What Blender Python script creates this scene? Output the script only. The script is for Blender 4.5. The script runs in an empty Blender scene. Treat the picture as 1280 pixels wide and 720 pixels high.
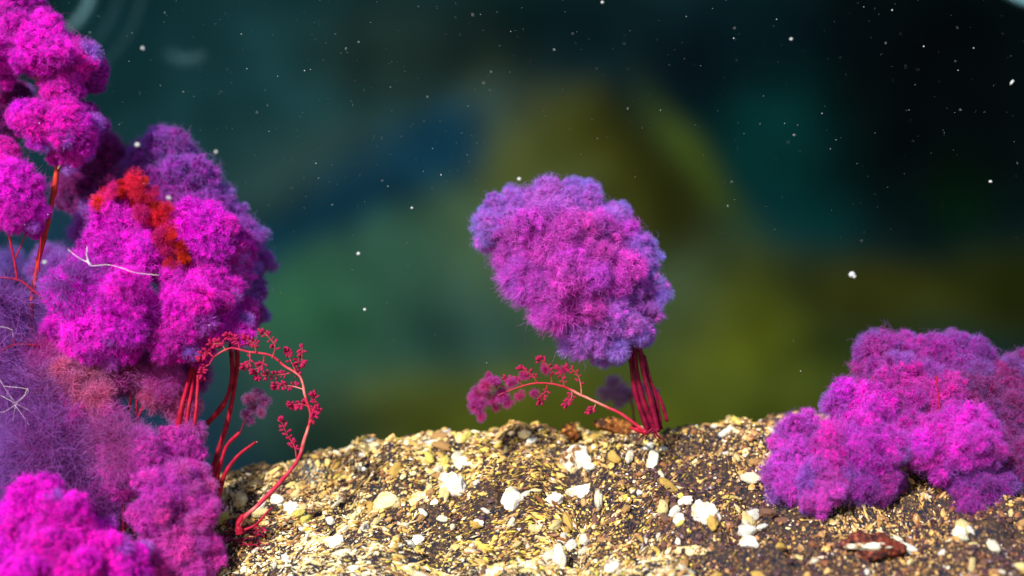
import bpy, math, random
import numpy as np
from mathutils import Vector, Matrix

# ---------------------------------------------------------------- camera, sky, sun, exposure
sc = bpy.context.scene
COL = sc.collection
ZC = 1.0                                   # camera height above the pool datum (metres)
FD = 2.0                                   # focus distance; there 1 photo pixel is 1 mm

cam_d = bpy.data.cameras.new('camera')
cam = bpy.data.objects.new('camera', cam_d)
COL.objects.link(cam)
cam.location = (0, 0, ZC)
cam.rotation_euler = (math.radians(90), 0, 0)
cam_d.sensor_width = 36.0
cam_d.lens = 36.0 * FD / 1.28
cam_d.clip_start = 0.02
cam_d.clip_end = 200
cam_d.dof.use_dof = True
cam_d.dof.focus_distance = FD - 0.02
cam_d.dof.aperture_fstop = 1.1
sc.camera = cam

SUN_DIR = Vector((-0.40, -0.72, 0.57)).normalized()      # towards the sun
elev = math.asin(SUN_DIR.z)
azim = math.atan2(SUN_DIR.x, SUN_DIR.y)
world = bpy.data.worlds.new('World')
sc.world = world
world.use_nodes = True
wn = world.node_tree
wn.nodes.clear()
wout = wn.nodes.new('ShaderNodeOutputWorld')
wbg = wn.nodes.new('ShaderNodeBackground')
wsky = wn.nodes.new('ShaderNodeTexSky')
wsky.sky_type = 'NISHITA'
wsky.sun_disc = False
wsky.sun_elevation = elev
wsky.sun_rotation = azim
wbg.inputs['Strength'].default_value = 0.10
wn.links.new(wsky.outputs[0], wbg.inputs['Color'])
wn.links.new(wbg.outputs[0], wout.inputs['Surface'])

sun_d = bpy.data.lights.new('sun', 'SUN')
sun = bpy.data.objects.new('sun', sun_d)
COL.objects.link(sun)
sun_d.energy = 5.0
sun_d.angle = math.radians(0.6)
sun_d.color = (1.0, 0.95, 0.86)
sun.rotation_euler = SUN_DIR.to_track_quat('Z', 'Y').to_euler()
sun.location = (-3, -4, 6)

sc.view_settings.view_transform = 'Standard'
sc.view_settings.look = 'None'
sc.view_settings.exposure = 0.6
sc.view_settings.gamma = 1.0
sc.view_settings.use_curve_mapping = False
sc.cycles.use_denoising = True
sc.cycles.max_bounces = 8
sc.cycles.diffuse_bounces = 4
sc.cycles.transparent_max_bounces = 16
sc.cycles.sample_clamp_indirect = 4.0
sc.cycles.use_adaptive_sampling = False

R = random.Random(7)
NR = np.random.default_rng(7)


def P(px, py, Y=FD):
    """a point of the place that the photo shows at pixel (px, py), Y metres away"""
    k = Y / FD * 1e-3
    return Vector(((px - 640) * k, Y, ZC + (360 - py) * k))


# ---------------------------------------------------------------- numpy helpers
def _hash(ix, iy, seed):
    n = (ix.astype(np.int64) * 374761393 + iy.astype(np.int64) * 668265263 + seed * 1442695041) & 0xffffffff
    n = ((n ^ (n >> 13)) * 1274126177) & 0xffffffff
    n = n ^ (n >> 16)
    return (n & 0xffffff) / float(0xffffff)


def vnoise(x, y, seed=0):
    x = np.asarray(x, float); y = np.asarray(y, float)
    ix = np.floor(x); iy = np.floor(y)
    fx = x - ix; fy = y - iy
    fx = fx * fx * (3 - 2 * fx); fy = fy * fy * (3 - 2 * fy)
    a = _hash(ix, iy, seed); b = _hash(ix + 1, iy, seed)
    c = _hash(ix, iy + 1, seed); d = _hash(ix + 1, iy + 1, seed)
    return (a * (1 - fx) + b * fx) * (1 - fy) + (c * (1 - fx) + d * fx) * fy


def fbm(x, y, seed=0, octv=4):
    s = 0; a = 0.5; t = 0
    for o in range(octv):
        s = s + a * vnoise(np.asarray(x) * 2 ** o, np.asarray(y) * 2 ** o, seed + o * 17)
        t += a; a *= 0.55
    return s / t


def mesh_np(name, v, f, smooth=False, mats=(), attrs=None, colors=None):
    """fast mesh: v (n,3), f (m,k) with all faces of k corners"""
    v = np.ascontiguousarray(v, np.float32); f = np.ascontiguousarray(f, np.int32)
    me = bpy.data.meshes.new(name)
    k = f.shape[1]
    me.vertices.add(len(v)); me.vertices.foreach_set('co', v.ravel())
    me.loops.add(f.size); me.loops.foreach_set('vertex_index', f.ravel())
    me.polygons.add(len(f))
    me.polygons.foreach_set('loop_start', np.arange(0, f.size, k, dtype=np.int32))
    me.polygons.foreach_set('use_smooth', np.full(len(f), smooth, bool))
    me.update(calc_edges=True)
    for m in mats:
        me.materials.append(m)
    for an, av in (attrs or {}).items():
        at = me.attributes.new(an, 'FLOAT', 'POINT')
        at.data.foreach_set('value', np.ascontiguousarray(av, np.float32))
    if colors is not None:
        at = me.attributes.new('tone', 'FLOAT_COLOR', 'POINT')
        at.data.foreach_set('color', np.ascontiguousarray(colors, np.float32).ravel())
    return me


def link(name, me, parent=None):
    o = bpy.data.objects.new(name, me)
    COL.objects.link(o)
    if parent is not None:
        o.parent = parent
    return o


def tag(o, label=None, cat=None, group=None, kind=None):
    if label: o['label'] = label
    if cat: o['category'] = cat
    if group: o['group'] = group
    if kind: o['kind'] = kind
    return o


def thing(name, label, cat, loc, group=None):
    o = bpy.data.objects.new(name, None)
    o.empty_display_size = 0.02
    COL.objects.link(o)
    o.location = loc
    return tag(o, label, cat, group)


def ico(sub):
    import bmesh
    bm = bmesh.new()
    bmesh.ops.create_icosphere(bm, subdivisions=sub, radius=1.0)
    v = np.array([x.co[:] for x in bm.verts]); f = np.array([[q.index for q in x.verts] for x in bm.faces])
    bm.free()
    return v, f


ICO1, ICO2, ICO3, ICO4 = ico(1), ico(2), ico(3), ico(4)


def lump(v, seed, amp=0.25, freq=1.3, octv=3):
    """radial noise on a unit sphere"""
    a = fbm(v[:, 0] * freq + 11 + seed * 3.1, v[:, 1] * freq + 5 + seed, seed, octv)
    b = fbm(v[:, 1] * freq + 3 + seed, v[:, 2] * freq + 9 + seed * 2.3, seed + 5, octv)
    c = fbm(v[:, 2] * freq + 21 + seed, v[:, 0] * freq + 2, seed + 9, octv)
    return v * (1 + amp * 2 * ((a + b + c) / 3 - 0.5))[:, None]


def spline(pts, n):
    """Catmull-Rom through pts (list of tuples of any length) sampled n times"""
    p = np.array([list(q) for q in pts], float)
    p = np.vstack([2 * p[0] - p[1], p, 2 * p[-1] - p[-2]])
    m = len(p) - 3
    out = []
    for t in np.linspace(0, m - 1e-6, n):
        i = int(t); u = t - i
        a, b, c, d = p[i], p[i + 1], p[i + 2], p[i + 3]
        out.append(0.5 * ((2 * b) + (c - a) * u + (2 * a - 5 * b + 4 * c - d) * u * u + (3 * b - a - 3 * c + d) * u ** 3))
    return np.array(out)


def tube(path, rad, sides=8, seed=0, rough=0.08):
    """path (n,3), rad (n,) -> verts, quads; closed ends"""
    n = len(path)
    tan = np.gradient(path, axis=0)
    tan /= np.linalg.norm(tan, axis=1)[:, None] + 1e-12
    up = np.array([0.21, -0.93, 0.3])
    vs = []
    rng = np.random.default_rng(seed)
    ph = rng.uniform(0, 6.28)
    for i in range(n):
        a = np.cross(tan[i], up); a /= np.linalg.norm(a) + 1e-9
        b = np.cross(tan[i], a)
        for s in range(sides):
            th = 2 * math.pi * s / sides
            r = rad[i] * (1 + rough * math.sin(2 * th + ph + i * .5) + rng.normal(0, rough * .4))
            vs.append(path[i] + (a * math.cos(th) + b * math.sin(th)) * r)
    vs.append(path[0]); vs.append(path[-1] + tan[-1] * rad[-1])
    fs = []
    for i in range(n - 1):
        for s in range(sides):
            s2 = (s + 1) % sides
            fs.append((i * sides + s, i * sides + s2, (i + 1) * sides + s2, (i + 1) * sides + s))
    e0 = n * sides; e1 = e0 + 1
    for s in range(0, sides, 2):
        fs.append((e0, (s + 2) % sides, s + 1, s))
        q = (n - 1) * sides
        fs.append((e1, q + s, q + s + 1, q + (s + 2) % sides))
    return np.array(vs), np.array(fs)


# ---------------------------------------------------------------- materials
def mat(name):
    m = bpy.data.materials.new(name)
    m.use_nodes = True
    nt = m.node_tree
    nt.nodes.clear()
    return m, nt, nt.nodes, nt.links


def N(nt, t, **kw):
    n = nt.nodes.new(t)
    for k, v in kw.items():
        setattr(n, k, v)
    return n


def mix_col(nt, fac, a, b, blend='MIX'):
    n = N(nt, 'ShaderNodeMix', data_type='RGBA', blend_type=blend)
    for sock, val in ((0, fac), (6, a), (7, b)):
        if hasattr(val, 'links'):
            nt.links.new(val, n.inputs[sock])
        elif sock == 0:
            n.inputs[0].default_value = val
        else:
            n.inputs[sock].default_value = (*val, 1) if len(val) == 3 else val
    return n.outputs[2]


def math_n(nt, op, a, b=None, clamp=False):
    n = N(nt, 'ShaderNodeMath', operation=op, use_clamp=clamp)
    for i, val in ((0, a), (1, b)):
        if val is None: continue
        if hasattr(val, 'links'): nt.links.new(val, n.inputs[i])
        else: n.inputs[i].default_value = val
    return n.outputs[0]


def filament_material():
    """fine plant hairs: the object's own tint, redder at the root and blue-violet at the tip"""
    m, nt, nd, lk = mat('plant_filament')
    out = N(nt, 'ShaderNodeOutputMaterial')
    oi = N(nt, 'ShaderNodeObjectInfo')
    at = N(nt, 'ShaderNodeAttribute', attribute_name='tip')
    va = N(nt, 'ShaderNodeAttribute', attribute_name='vary')
    hs = N(nt, 'ShaderNodeHueSaturation')
    lk.new(oi.outputs['Color'], hs.inputs['Color'])
    h = math_n(nt, 'ADD', math_n(nt, 'MULTIPLY', va.outputs['Fac'], 0.03), 0.482)
    lk.new(math_n(nt, 'ADD', h, math_n(nt, 'MULTIPLY', math_n(nt, 'SUBTRACT', oi.outputs['Random'], 0.5), 0.03)), hs.inputs['Hue'])
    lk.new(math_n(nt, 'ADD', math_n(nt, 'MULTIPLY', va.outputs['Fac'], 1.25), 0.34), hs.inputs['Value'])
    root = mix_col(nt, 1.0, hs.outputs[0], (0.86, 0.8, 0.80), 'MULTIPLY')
    t1 = math_n(nt, 'MULTIPLY', at.outputs['Fac'], 2.2, True)
    c1 = mix_col(nt, t1, root, hs.outputs[0])
    t2 = math_n(nt, 'MULTIPLY', math_n(nt, 'POWER', at.outputs['Fac'], 1.8), oi.outputs['Alpha'], True)
    c2 = mix_col(nt, t2, c1, (0.30, 0.27, 0.84))
    d = N(nt, 'ShaderNodeBsdfDiffuse'); t = N(nt, 'ShaderNodeBsdfTranslucent')
    lk.new(c2, d.inputs[0]); lk.new(c2, t.inputs[0])
    ms = N(nt, 'ShaderNodeMixShader'); ms.inputs[0].default_value = 0.45
    lk.new(d.outputs[0], ms.inputs[1]); lk.new(t.outputs[0], ms.inputs[2])
    lk.new(ms.outputs[0], out.inputs['Surface'])
    return m


def stem_material(name, a, b_, c_=None):
    m, nt, nd, lk = mat(name)
    out = N(nt, 'ShaderNodeOutputMaterial')
    tc = N(nt, 'ShaderNodeTexCoord')
    no = N(nt, 'ShaderNodeTexNoise'); no.inputs['Scale'].default_value = 90; no.inputs['Detail'].default_value = 5
    lk.new(tc.outputs['Object'], no.inputs['Vector'])
    f = math_n(nt, 'MULTIPLY', math_n(nt, 'SUBTRACT', no.outputs['Fac'], 0.35), 3.0, True)
    col = mix_col(nt, f, a, b_)
    if c_:
        n2 = N(nt, 'ShaderNodeTexNoise'); n2.inputs['Scale'].default_value = 25
        lk.new(tc.outputs['Object'], n2.inputs['Vector'])
        f2 = math_n(nt, 'MULTIPLY', math_n(nt, 'SUBTRACT', n2.outputs['Fac'], 0.52), 6.0, True)
        col = mix_col(nt, f2, col, c_)
    b = N(nt, 'ShaderNodeBsdfPrincipled')
    lk.new(col, b.inputs['Base Color']); b.inputs['Roughness'].default_value = 0.5
    b.inputs['Specular IOR Level'].default_value = 0.12
    bp = N(nt, 'ShaderNodeBump'); bp.inputs['Strength'].default_value = 0.4; bp.inputs['Distance'].default_value = 0.002
    lk.new(no.outputs['Fac'], bp.inputs['Height']); lk.new(bp.outputs[0], b.inputs['Normal'])
    lk.new(b.outputs[0], out.inputs['Surface'])
    return m


def rock_material(name, c_dark, c_mid, c_light, scale=4.0, bump=0.01, thr=0.5, sharp=4.0, rough=0.85):
    m, nt, nd, lk = mat(name)
    out = N(nt, 'ShaderNodeOutputMaterial')
    tc = N(nt, 'ShaderNodeTexCoord')
    n1 = N(nt, 'ShaderNodeTexNoise'); n1.inputs['Scale'].default_value = scale; n1.inputs['Detail'].default_value = 6
    n2 = N(nt, 'ShaderNodeTexNoise'); n2.inputs['Scale'].default_value = scale * 3.7; n2.inputs['Detail'].default_value = 5
    lk.new(tc.outputs['Object'], n1.inputs['Vector']); lk.new(tc.outputs['Object'], n2.inputs['Vector'])
    f1 = math_n(nt, 'MULTIPLY', math_n(nt, 'ADD', math_n(nt, 'SUBTRACT', n1.outputs['Fac'], thr), 0.5 / sharp), sharp, True)
    f2 = math_n(nt, 'MULTIPLY', math_n(nt, 'SUBTRACT', n2.outputs['Fac'], 0.5), 4.0, True)
    col = mix_col(nt, f2, mix_col(nt, f1, c_dark, c_mid), c_light)
    b = N(nt, 'ShaderNodeBsdfPrincipled')
    lk.new(col, b.inputs['Base Color']); b.inputs['Roughness'].default_value = rough
    b.inputs['Specular IOR Level'].default_value = 0.2
    bp = N(nt, 'ShaderNodeBump'); bp.inputs['Strength'].default_value = 0.7; bp.inputs['Distance'].default_value = bump
    lk.new(n2.outputs['Fac'], bp.inputs['Height']); lk.new(bp.outputs[0], b.inputs['Normal'])
    lk.new(b.outputs[0], out.inputs['Surface'])
    return m


def tone_material(name, rough=0.7, spec=0.25, scale=420):
    """colour of each grain comes from the grain itself (stored per grain)"""
    m, nt, nd, lk = mat(name)
    out = N(nt, 'ShaderNodeOutputMaterial')
    at = N(nt, 'ShaderNodeAttribute', attribute_name='tone')
    tc = N(nt, 'ShaderNodeTexCoord')
    no = N(nt, 'ShaderNodeTexNoise'); no.inputs['Scale'].default_value = scale; no.inputs['Detail'].default_value = 3
    lk.new(tc.outputs['Object'], no.inputs['Vector'])
    f = math_n(nt, 'ADD', math_n(nt, 'MULTIPLY', no.outputs['Fac'], 1.1), 0.4)
    cmb = N(nt, 'ShaderNodeCombineColor')
    for i in range(3): lk.new(f, cmb.inputs[i])
    b = N(nt, 'ShaderNodeBsdfPrincipled')
    lk.new(mix_col(nt, 1.0, at.outputs['Color'], cmb.outputs[0], 'MULTIPLY'), b.inputs['Base Color'])
    b.inputs['Roughness'].default_value = rough
    b.inputs['Specular IOR Level'].default_value = spec
    lk.new(b.outputs[0], out.inputs['Surface'])
    return m


M_FIL = filament_material()
M_STEM = stem_material('stem_crimson', (0.20, 0.003, 0.018), (0.38, 0.007, 0.034))
M_STEM_DARK = stem_material('stem_wine', (0.08, 0.001, 0.014), (0.20, 0.003, 0.030))
M_STEM_PALE = stem_material('stem_rose', (0.34, 0.008, 0.035), (0.48, 0.04, 0.07), (0.58, 0.20, 0.17))
M_BUD = stem_material('bud_crimson', (0.22, 0.003, 0.04), (0.46, 0.014, 0.10))
M_GRAIN = tone_material('gravel_grain', 0.30, 0.5)
M_GROUND = rock_material('riverbed_silt', (0.008, 0.010, 0.022), (0.035, 0.022, 0.018), (0.20, 0.11, 0.04), scale=60, bump=0.004)

# ---------------------------------------------------------------- the riverbed: one sheet, near ledge, deep pool, far bank
CREST_PX = np.array([(-2600, 760), (-900, 720), (-200, 690), (0, 655), (120, 635), (280, 603), (340, 582), (400, 568), (465, 560), (560, 553), (640, 547),
                     (700, 543), (760, 536), (830, 532), (900, 528), (960, 530), (1060, 522), (1180, 512), (1280, 506),
                     (1500, 500), (2200, 540), (3900, 560)], float)
Y_CREST = 2.10


def crest_z(x):
    px = x / (Y_CREST / FD * 1e-3) + 640
    return ZC + (353 - np.interp(px, CREST_PX[:, 0], CREST_PX[:, 1])) * Y_CREST / FD * 1e-3


def ground_z(x, y):
    x = np.asarray(x, float); y = np.asarray(y, float)
    c = crest_z(x)
    d = Y_CREST - y
    front = c - 0.012 - np.where(d < 0.5, 0.58 * d - 0.15 * d * d, 0.2525 + (d - 0.5) * 0.12) + 0.012 * np.exp(-(d / 0.06) ** 2)
    b = np.clip((y - Y_CREST) / 1.6, 0, 1)
    back = c * (1 - b * b * (3 - 2 * b)) + (-0.6) * (b * b * (3 - 2 * b))
    z = np.where(d >= 0, front, back)
    bank = np.clip((y - 12.5) / 4.5, 0, 1)
    z = z + 8.5 * bank ** 1.5
    z = z + (fbm(x * 13 + 50, y * 13 + 9, 3) - 0.5) * 0.060 + (fbm(x * 45 + 50, y * 45 + 9, 4, 3) - 0.5) * 0.030
    far = np.clip((y - 4) / 4, 0, 1)
    z = z + far * (fbm(x * 0.7 + 20, y * 0.7 + 30, 8) - 0.5) * 1.6
    return z


def build_riverbed():
    xs = np.concatenate([np.linspace(-22, -1.05, 46)[:-1], np.linspace(-1.05, 1.05, 330), np.linspace(1.05, 22, 46)[1:]])
    ys = np.concatenate([np.linspace(-1.0, 1.55, 26)[:-1], np.linspace(1.55, 2.2, 110), np.linspace(2.2, 4, 22)[1:], np.linspace(4, 20, 60)[1:]])
    X, Yg = np.meshgrid(xs, ys)
    Z = ground_z(X, Yg)
    v = np.stack([X, Yg, Z], -1).reshape(-1, 3)
    nx, ny = len(xs), len(ys)
    i = np.arange(nx - 1)[None, :] + np.arange(ny - 1)[:, None] * nx
    f = np.stack([i, i + 1, i + 1 + nx, i + nx], -1).reshape(-1, 4)
    me = mesh_np('riverbed', v, f, True, [M_GROUND, M_BANK])
    far = (v[f].mean(1)[:, 1] > 4.0).astype(np.int32)
    me.polygons.foreach_set('material_index', far)
    return tag(link('riverbed', me), kind='structure')


M_BANK = rock_material('far_bank_rock', (0.003, 0.007, 0.009), (0.006, 0.018, 0.020), (0.015, 0.028, 0.022), scale=0.35, bump=0.02)
riverbed = build_riverbed()


_OG_Y = np.arange(1.3, 2.2, 0.002)


def on_ground(px, py):
    """where the sight line of a photo pixel meets the near ledge"""
    k = _OG_Y / FD * 1e-3
    hit = np.nonzero(ZC + (360 - py) * k <= ground_z((px - 640) * k, _OG_Y))[0]
    return P(px, py, _OG_Y[hit[0]] if len(hit) else Y_CREST)


# ---------------------------------------------------------------- far bank across the pool: smooth folds of rock, blurred water reflections and shade painted in
REFLECTION_PATCHES = [
    # px, py, half width, half height, rot, weight, painted colour
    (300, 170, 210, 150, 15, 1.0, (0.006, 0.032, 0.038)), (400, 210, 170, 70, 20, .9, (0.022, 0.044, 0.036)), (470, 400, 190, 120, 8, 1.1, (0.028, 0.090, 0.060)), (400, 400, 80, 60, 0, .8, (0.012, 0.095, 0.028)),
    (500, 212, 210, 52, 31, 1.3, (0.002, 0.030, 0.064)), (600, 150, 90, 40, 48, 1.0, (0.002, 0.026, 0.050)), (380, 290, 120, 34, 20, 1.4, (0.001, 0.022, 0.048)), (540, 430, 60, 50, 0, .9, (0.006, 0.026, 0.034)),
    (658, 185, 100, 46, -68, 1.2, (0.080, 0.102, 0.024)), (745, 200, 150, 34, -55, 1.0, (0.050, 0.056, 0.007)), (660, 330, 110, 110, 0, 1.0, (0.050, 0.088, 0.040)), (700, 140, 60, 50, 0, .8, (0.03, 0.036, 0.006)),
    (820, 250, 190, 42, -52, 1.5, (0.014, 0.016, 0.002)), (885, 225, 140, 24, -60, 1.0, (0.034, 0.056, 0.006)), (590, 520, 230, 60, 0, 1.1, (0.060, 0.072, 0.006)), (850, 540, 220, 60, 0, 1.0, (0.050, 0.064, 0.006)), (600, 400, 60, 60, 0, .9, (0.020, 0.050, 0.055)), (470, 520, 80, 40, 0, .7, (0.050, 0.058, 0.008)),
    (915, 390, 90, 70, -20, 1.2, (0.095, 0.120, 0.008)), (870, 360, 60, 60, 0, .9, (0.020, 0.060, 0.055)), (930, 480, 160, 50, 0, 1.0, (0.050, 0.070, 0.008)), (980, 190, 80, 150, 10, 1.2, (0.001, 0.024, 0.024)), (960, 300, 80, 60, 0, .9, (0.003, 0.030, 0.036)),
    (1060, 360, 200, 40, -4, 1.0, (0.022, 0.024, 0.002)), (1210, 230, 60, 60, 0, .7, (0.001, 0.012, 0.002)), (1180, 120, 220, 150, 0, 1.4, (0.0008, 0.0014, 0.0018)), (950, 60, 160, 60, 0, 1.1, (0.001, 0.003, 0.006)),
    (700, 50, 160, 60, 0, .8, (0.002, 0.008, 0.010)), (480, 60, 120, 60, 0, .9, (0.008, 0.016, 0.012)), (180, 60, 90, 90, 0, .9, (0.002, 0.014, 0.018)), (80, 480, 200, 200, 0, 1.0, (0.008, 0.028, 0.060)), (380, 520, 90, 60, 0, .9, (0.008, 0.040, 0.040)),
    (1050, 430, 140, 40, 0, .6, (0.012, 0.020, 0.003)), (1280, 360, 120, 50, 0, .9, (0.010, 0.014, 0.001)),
]
Y_BANK = 12.0


def build_bank():
    """a steep bank 12 m off; its folds are the relief, reflections and shade are painted into its colour"""
    nx, nz = 260, 150
    X, Z = np.meshgrid(np.linspace(-13, 13, nx), np.linspace(-3.0, 7.5, nz))
    k = Y_BANK / FD * 1e-3
    px = X / k + 640; py = 360 - (Z - ZC) / k
    px = px + (fbm(X * .8 + 3, Z * .8, 91, 3) - .5) * 90; py = py + (fbm(X * .8 + 30, Z * .8 + 8, 92, 3) - .5) * 90
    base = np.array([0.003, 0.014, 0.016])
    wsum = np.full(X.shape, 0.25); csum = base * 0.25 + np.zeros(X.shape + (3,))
    relief = np.zeros(X.shape)
    for (cx, cy, rx, ry, rot, w, c) in REFLECTION_PATCHES:
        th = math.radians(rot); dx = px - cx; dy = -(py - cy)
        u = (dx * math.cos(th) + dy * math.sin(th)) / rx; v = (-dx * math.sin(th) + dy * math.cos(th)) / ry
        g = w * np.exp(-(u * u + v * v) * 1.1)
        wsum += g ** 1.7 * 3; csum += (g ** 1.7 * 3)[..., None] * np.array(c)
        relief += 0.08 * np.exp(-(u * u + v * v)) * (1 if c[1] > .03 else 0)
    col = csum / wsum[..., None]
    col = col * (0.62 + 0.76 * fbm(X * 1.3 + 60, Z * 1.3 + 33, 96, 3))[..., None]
    # outside the photographed stretch the bank goes on in the same mix of painted tones
    far = np.clip((np.abs(X) - 4.4) / 2.0, 0, 1)[..., None]
    g = fbm(X * .35 + 40, Z * .35 + 4, 93, 3)[..., None]
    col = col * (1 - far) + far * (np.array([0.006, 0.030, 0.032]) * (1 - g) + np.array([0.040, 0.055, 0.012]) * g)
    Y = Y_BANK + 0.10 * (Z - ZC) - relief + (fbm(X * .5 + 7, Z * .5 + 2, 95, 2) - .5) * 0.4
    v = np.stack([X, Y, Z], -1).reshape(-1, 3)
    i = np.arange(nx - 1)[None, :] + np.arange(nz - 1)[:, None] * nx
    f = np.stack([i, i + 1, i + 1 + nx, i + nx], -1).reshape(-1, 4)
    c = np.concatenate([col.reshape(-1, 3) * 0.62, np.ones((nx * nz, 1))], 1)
    m = tone_material('bank_painted_reflections', 1.0, 0.0, 3.0)
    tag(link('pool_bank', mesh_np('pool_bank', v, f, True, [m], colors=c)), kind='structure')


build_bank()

# ---------------------------------------------------------------- gravel on the ledge
PALETTE = np.array([(0.80, 0.64, 0.34), (0.74, 0.50, 0.16), (0.64, 0.40, 0.11), (0.46, 0.25, 0.10), (0.28, 0.12, 0.05),
                    (0.085, 0.04, 0.05), (0.82, 0.74, 0.54), (0.72, 0.56, 0.10)])


def ground_frame(x, y):
    e = 0.01
    z = ground_z(x, y)
    dx = (ground_z(x + e, y) - ground_z(x - e, y)) / (2 * e)
    dy = (ground_z(x, y + e) - ground_z(x, y - e)) / (2 * e)
    n = np.stack([-dx, -dy, np.ones_like(dx)], -1)
    n /= np.linalg.norm(n, axis=-1)[..., None]
    return z, n


def grains(n, smin, smax, seed, base, xr=(-0.86, 0.86), yr=(1.66, 2.17), hide=0.0, lift=0.2, stretch=0):
    rng = np.random.default_rng(seed)
    x = rng.uniform(*xr, n); y = rng.uniform(*yr, n)
    keep = fbm(x * 26 + 7, y * 26 + 3, 21, 3) + 0.12 * rng.normal(size=n) > hide
    x, y = x[keep], y[keep]
    n = len(x)
    z, nm = ground_frame(x, y)
    flow = (fbm(x * 5 + 4, y * 5 + 8, 31, 2) - 0.5) * 7.0
    t0 = np.stack([np.cos(flow), np.zeros(n), np.sin(flow)], -1)
    t0 -= nm * (t0 * nm).sum(-1)[:, None]; t0 /= np.linalg.norm(t0, axis=1)[:, None]
    b0 = np.cross(nm, t0)
    size = smin + (smax - smin) * rng.random(n) ** 2.6
    asp = 1 + 4.5 * rng.random(n) * np.clip((fbm(x * 9, y * 9, 77, 2) - 0.3) * 3, 0, 1)
    if stretch: asp = 4 + stretch * rng.random(n)
    a = size * np.sqrt(asp); b = size / np.sqrt(asp) * rng.uniform(.8, 1.2, n); c = size * rng.uniform(.45, .9, n)
    bv, bf = base
    jit = rng.uniform(0.72, 1.25, (n, len(bv)))
    ang = rng.normal(0, 0.3, n)
    t = t0 * np.cos(ang)[:, None] + b0 * np.sin(ang)[:, None]; bb = np.cross(nm, t)
    tilt = rng.normal(0, 0.35, n)
    nn = nm * np.cos(tilt)[:, None] + t * np.sin(tilt)[:, None]; t = np.cross(bb, nn)
    L = bv[None] * jit[..., None]
    V = (np.stack([x, y, z], -1) + nm * (size * lift)[:, None])[:, None, :] + L[..., 0:1] * (t * a[:, None])[:, None] + L[..., 1:2] * (bb * b[:, None])[:, None] + L[..., 2:3] * (nn * c[:, None])[:, None]
    F = bf[None] + (np.arange(n) * len(bv))[:, None, None]
    # grain colours: local mineral patches, gold on the left, browner and darker on the right
    g = fbm(x * 7 + 2, y * 7 + 5, 41, 3)
    right = np.clip((x + 0.05) / 0.55, 0, 1)
    low = np.clip((1.92 - y) / 0.2, 0, 1)
    u = rng.random(n) * 0.85 + (g - 0.5) * 1.8 - right * 0.50 - low * .08 + 0.28 + (rng.random(n) < .17) * .42
    idx = np.select([u > 1.0, u > .78, u > .58, u > .42, u > .28, u > .12], [6, 0, 1, 2, 3, 4], 5)
    idx = np.where((rng.random(n) < 0.22 * np.clip(1 - np.abs(x - 0.02) / 0.3, 0, 1)), 7, idx)
    colr = PALETTE[idx] * rng.uniform(0.75, 1.15, (n, 1)) * rng.uniform(.93, 1.07, (n, 3))
    colr = colr * (1 - (right * (.4 + .6 * low))[:, None] * np.array([.40, .52, .48]))
    C = np.repeat(np.clip(colr, 0, 0.85), len(bv), 0)
    C = np.concatenate([C, np.ones((len(C), 1))], 1)
    return V.reshape(-1, 3), F.reshape(-1, 3), C


OCTA = (np.array([(1, 0, 0), (-1, 0, 0), (0, 1, 0), (0, -1, 0), (0, 0, 1), (0, 0, -1)], float),
        np.array([(0, 2, 4), (2, 1, 4), (1, 3, 4), (3, 0, 4), (2, 0, 5), (1, 2, 5), (3, 1, 5), (0, 3, 5)]))


def build_gravel():
    parts = [grains(150000, 0.0008, 0.0026, 5, OCTA, hide=0.31), grains(12000, 0.0022, 0.0056, 6, ICO1, hide=0.36),
             grains(7000, 0.0014, 0.0030, 8, OCTA, xr=(-.5, .38), yr=(1.84, 2.14), hide=0.38, lift=.9, stretch=6)]
    n0 = 0; vs, fs, cs = [], [], []
    for v, f, c in parts:
        vs.append(v); fs.append(f + n0); cs.append(c); n0 += len(v)
    o = link('gravel', mesh_np('gravel', np.concatenate(vs), np.concatenate(fs), False, [M_GRAIN], colors=np.concatenate(cs)))
    tag(o, 'gold, cream and brown gravel covering the whole underwater ledge', 'gravel', kind='stuff')


build_gravel()

PEB_COLS = [(0.78, 0.72, 0.56), (0.74, 0.60, 0.28), (0.62, 0.40, 0.10), (0.80, 0.78, 0.70), (0.46, 0.26, 0.10), (0.20, 0.10, 0.07), (0.70, 0.60, 0.14)]
PEB_MATS = [rock_material('pebble_%d' % i, tuple(q * .45 for q in c), c, tuple(min(.85, q * 1.25) for q in c), scale=110, bump=0.0015) for i, c in enumerate(PEB_COLS)]


def build_pebbles():
    protos = []
    for k in range(10):
        v = lump(lump(ICO3[0], 60 + k, 0.8, 1.7, 2), 80 + k, .5, 4.0, 3) * np.array([1.0, R.uniform(.6, .95), R.uniform(.5, .8)])
        protos.append([mesh_np('pebble', v, ICO3[1], True, [m]) for m in PEB_MATS])
    n = 0
    rng = np.random.default_rng(15)
    while n < 290:
        x = rng.uniform(-0.66, 0.68); y = rng.uniform(1.74, 2.125)
        z, nm = ground_frame(np.array([x]), np.array([y]))
        px = 640 + x / (y / FD * 1e-3); py = 360 + (ZC - z[0]) / (y / FD * 1e-3)
        if not (270 < px < 1290 and 500 < py < 728): continue
        right = min(1, max(0, (x + .05) / .55))
        w = [5, 4, 3, 4, 2 + 2 * right, 1 + 4 * right, 2 * (1 - right)]
        m = rng.choice(7, p=np.array(w) / sum(w))
        o = link('pebble', protos[rng.integers(10)][m], riverbed)
        s = 0.0040 + 0.0065 * rng.random() ** 2.2
        o.location = Vector((x, y, z[0])) + Vector(nm[0]) * s * .25
        q = Vector(nm[0]).to_track_quat('Z', 'Y').to_matrix().to_4x4() @ Matrix.Rotation(rng.uniform(0, 6.28), 4, 'Z') @ Matrix.Rotation(rng.normal(0, .3), 4, 'X')
        o.rotation_euler = q.to_euler()
        o.scale = (s * rng.uniform(1, 1.6), s, s)
        n += 1


build_pebbles()

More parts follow.
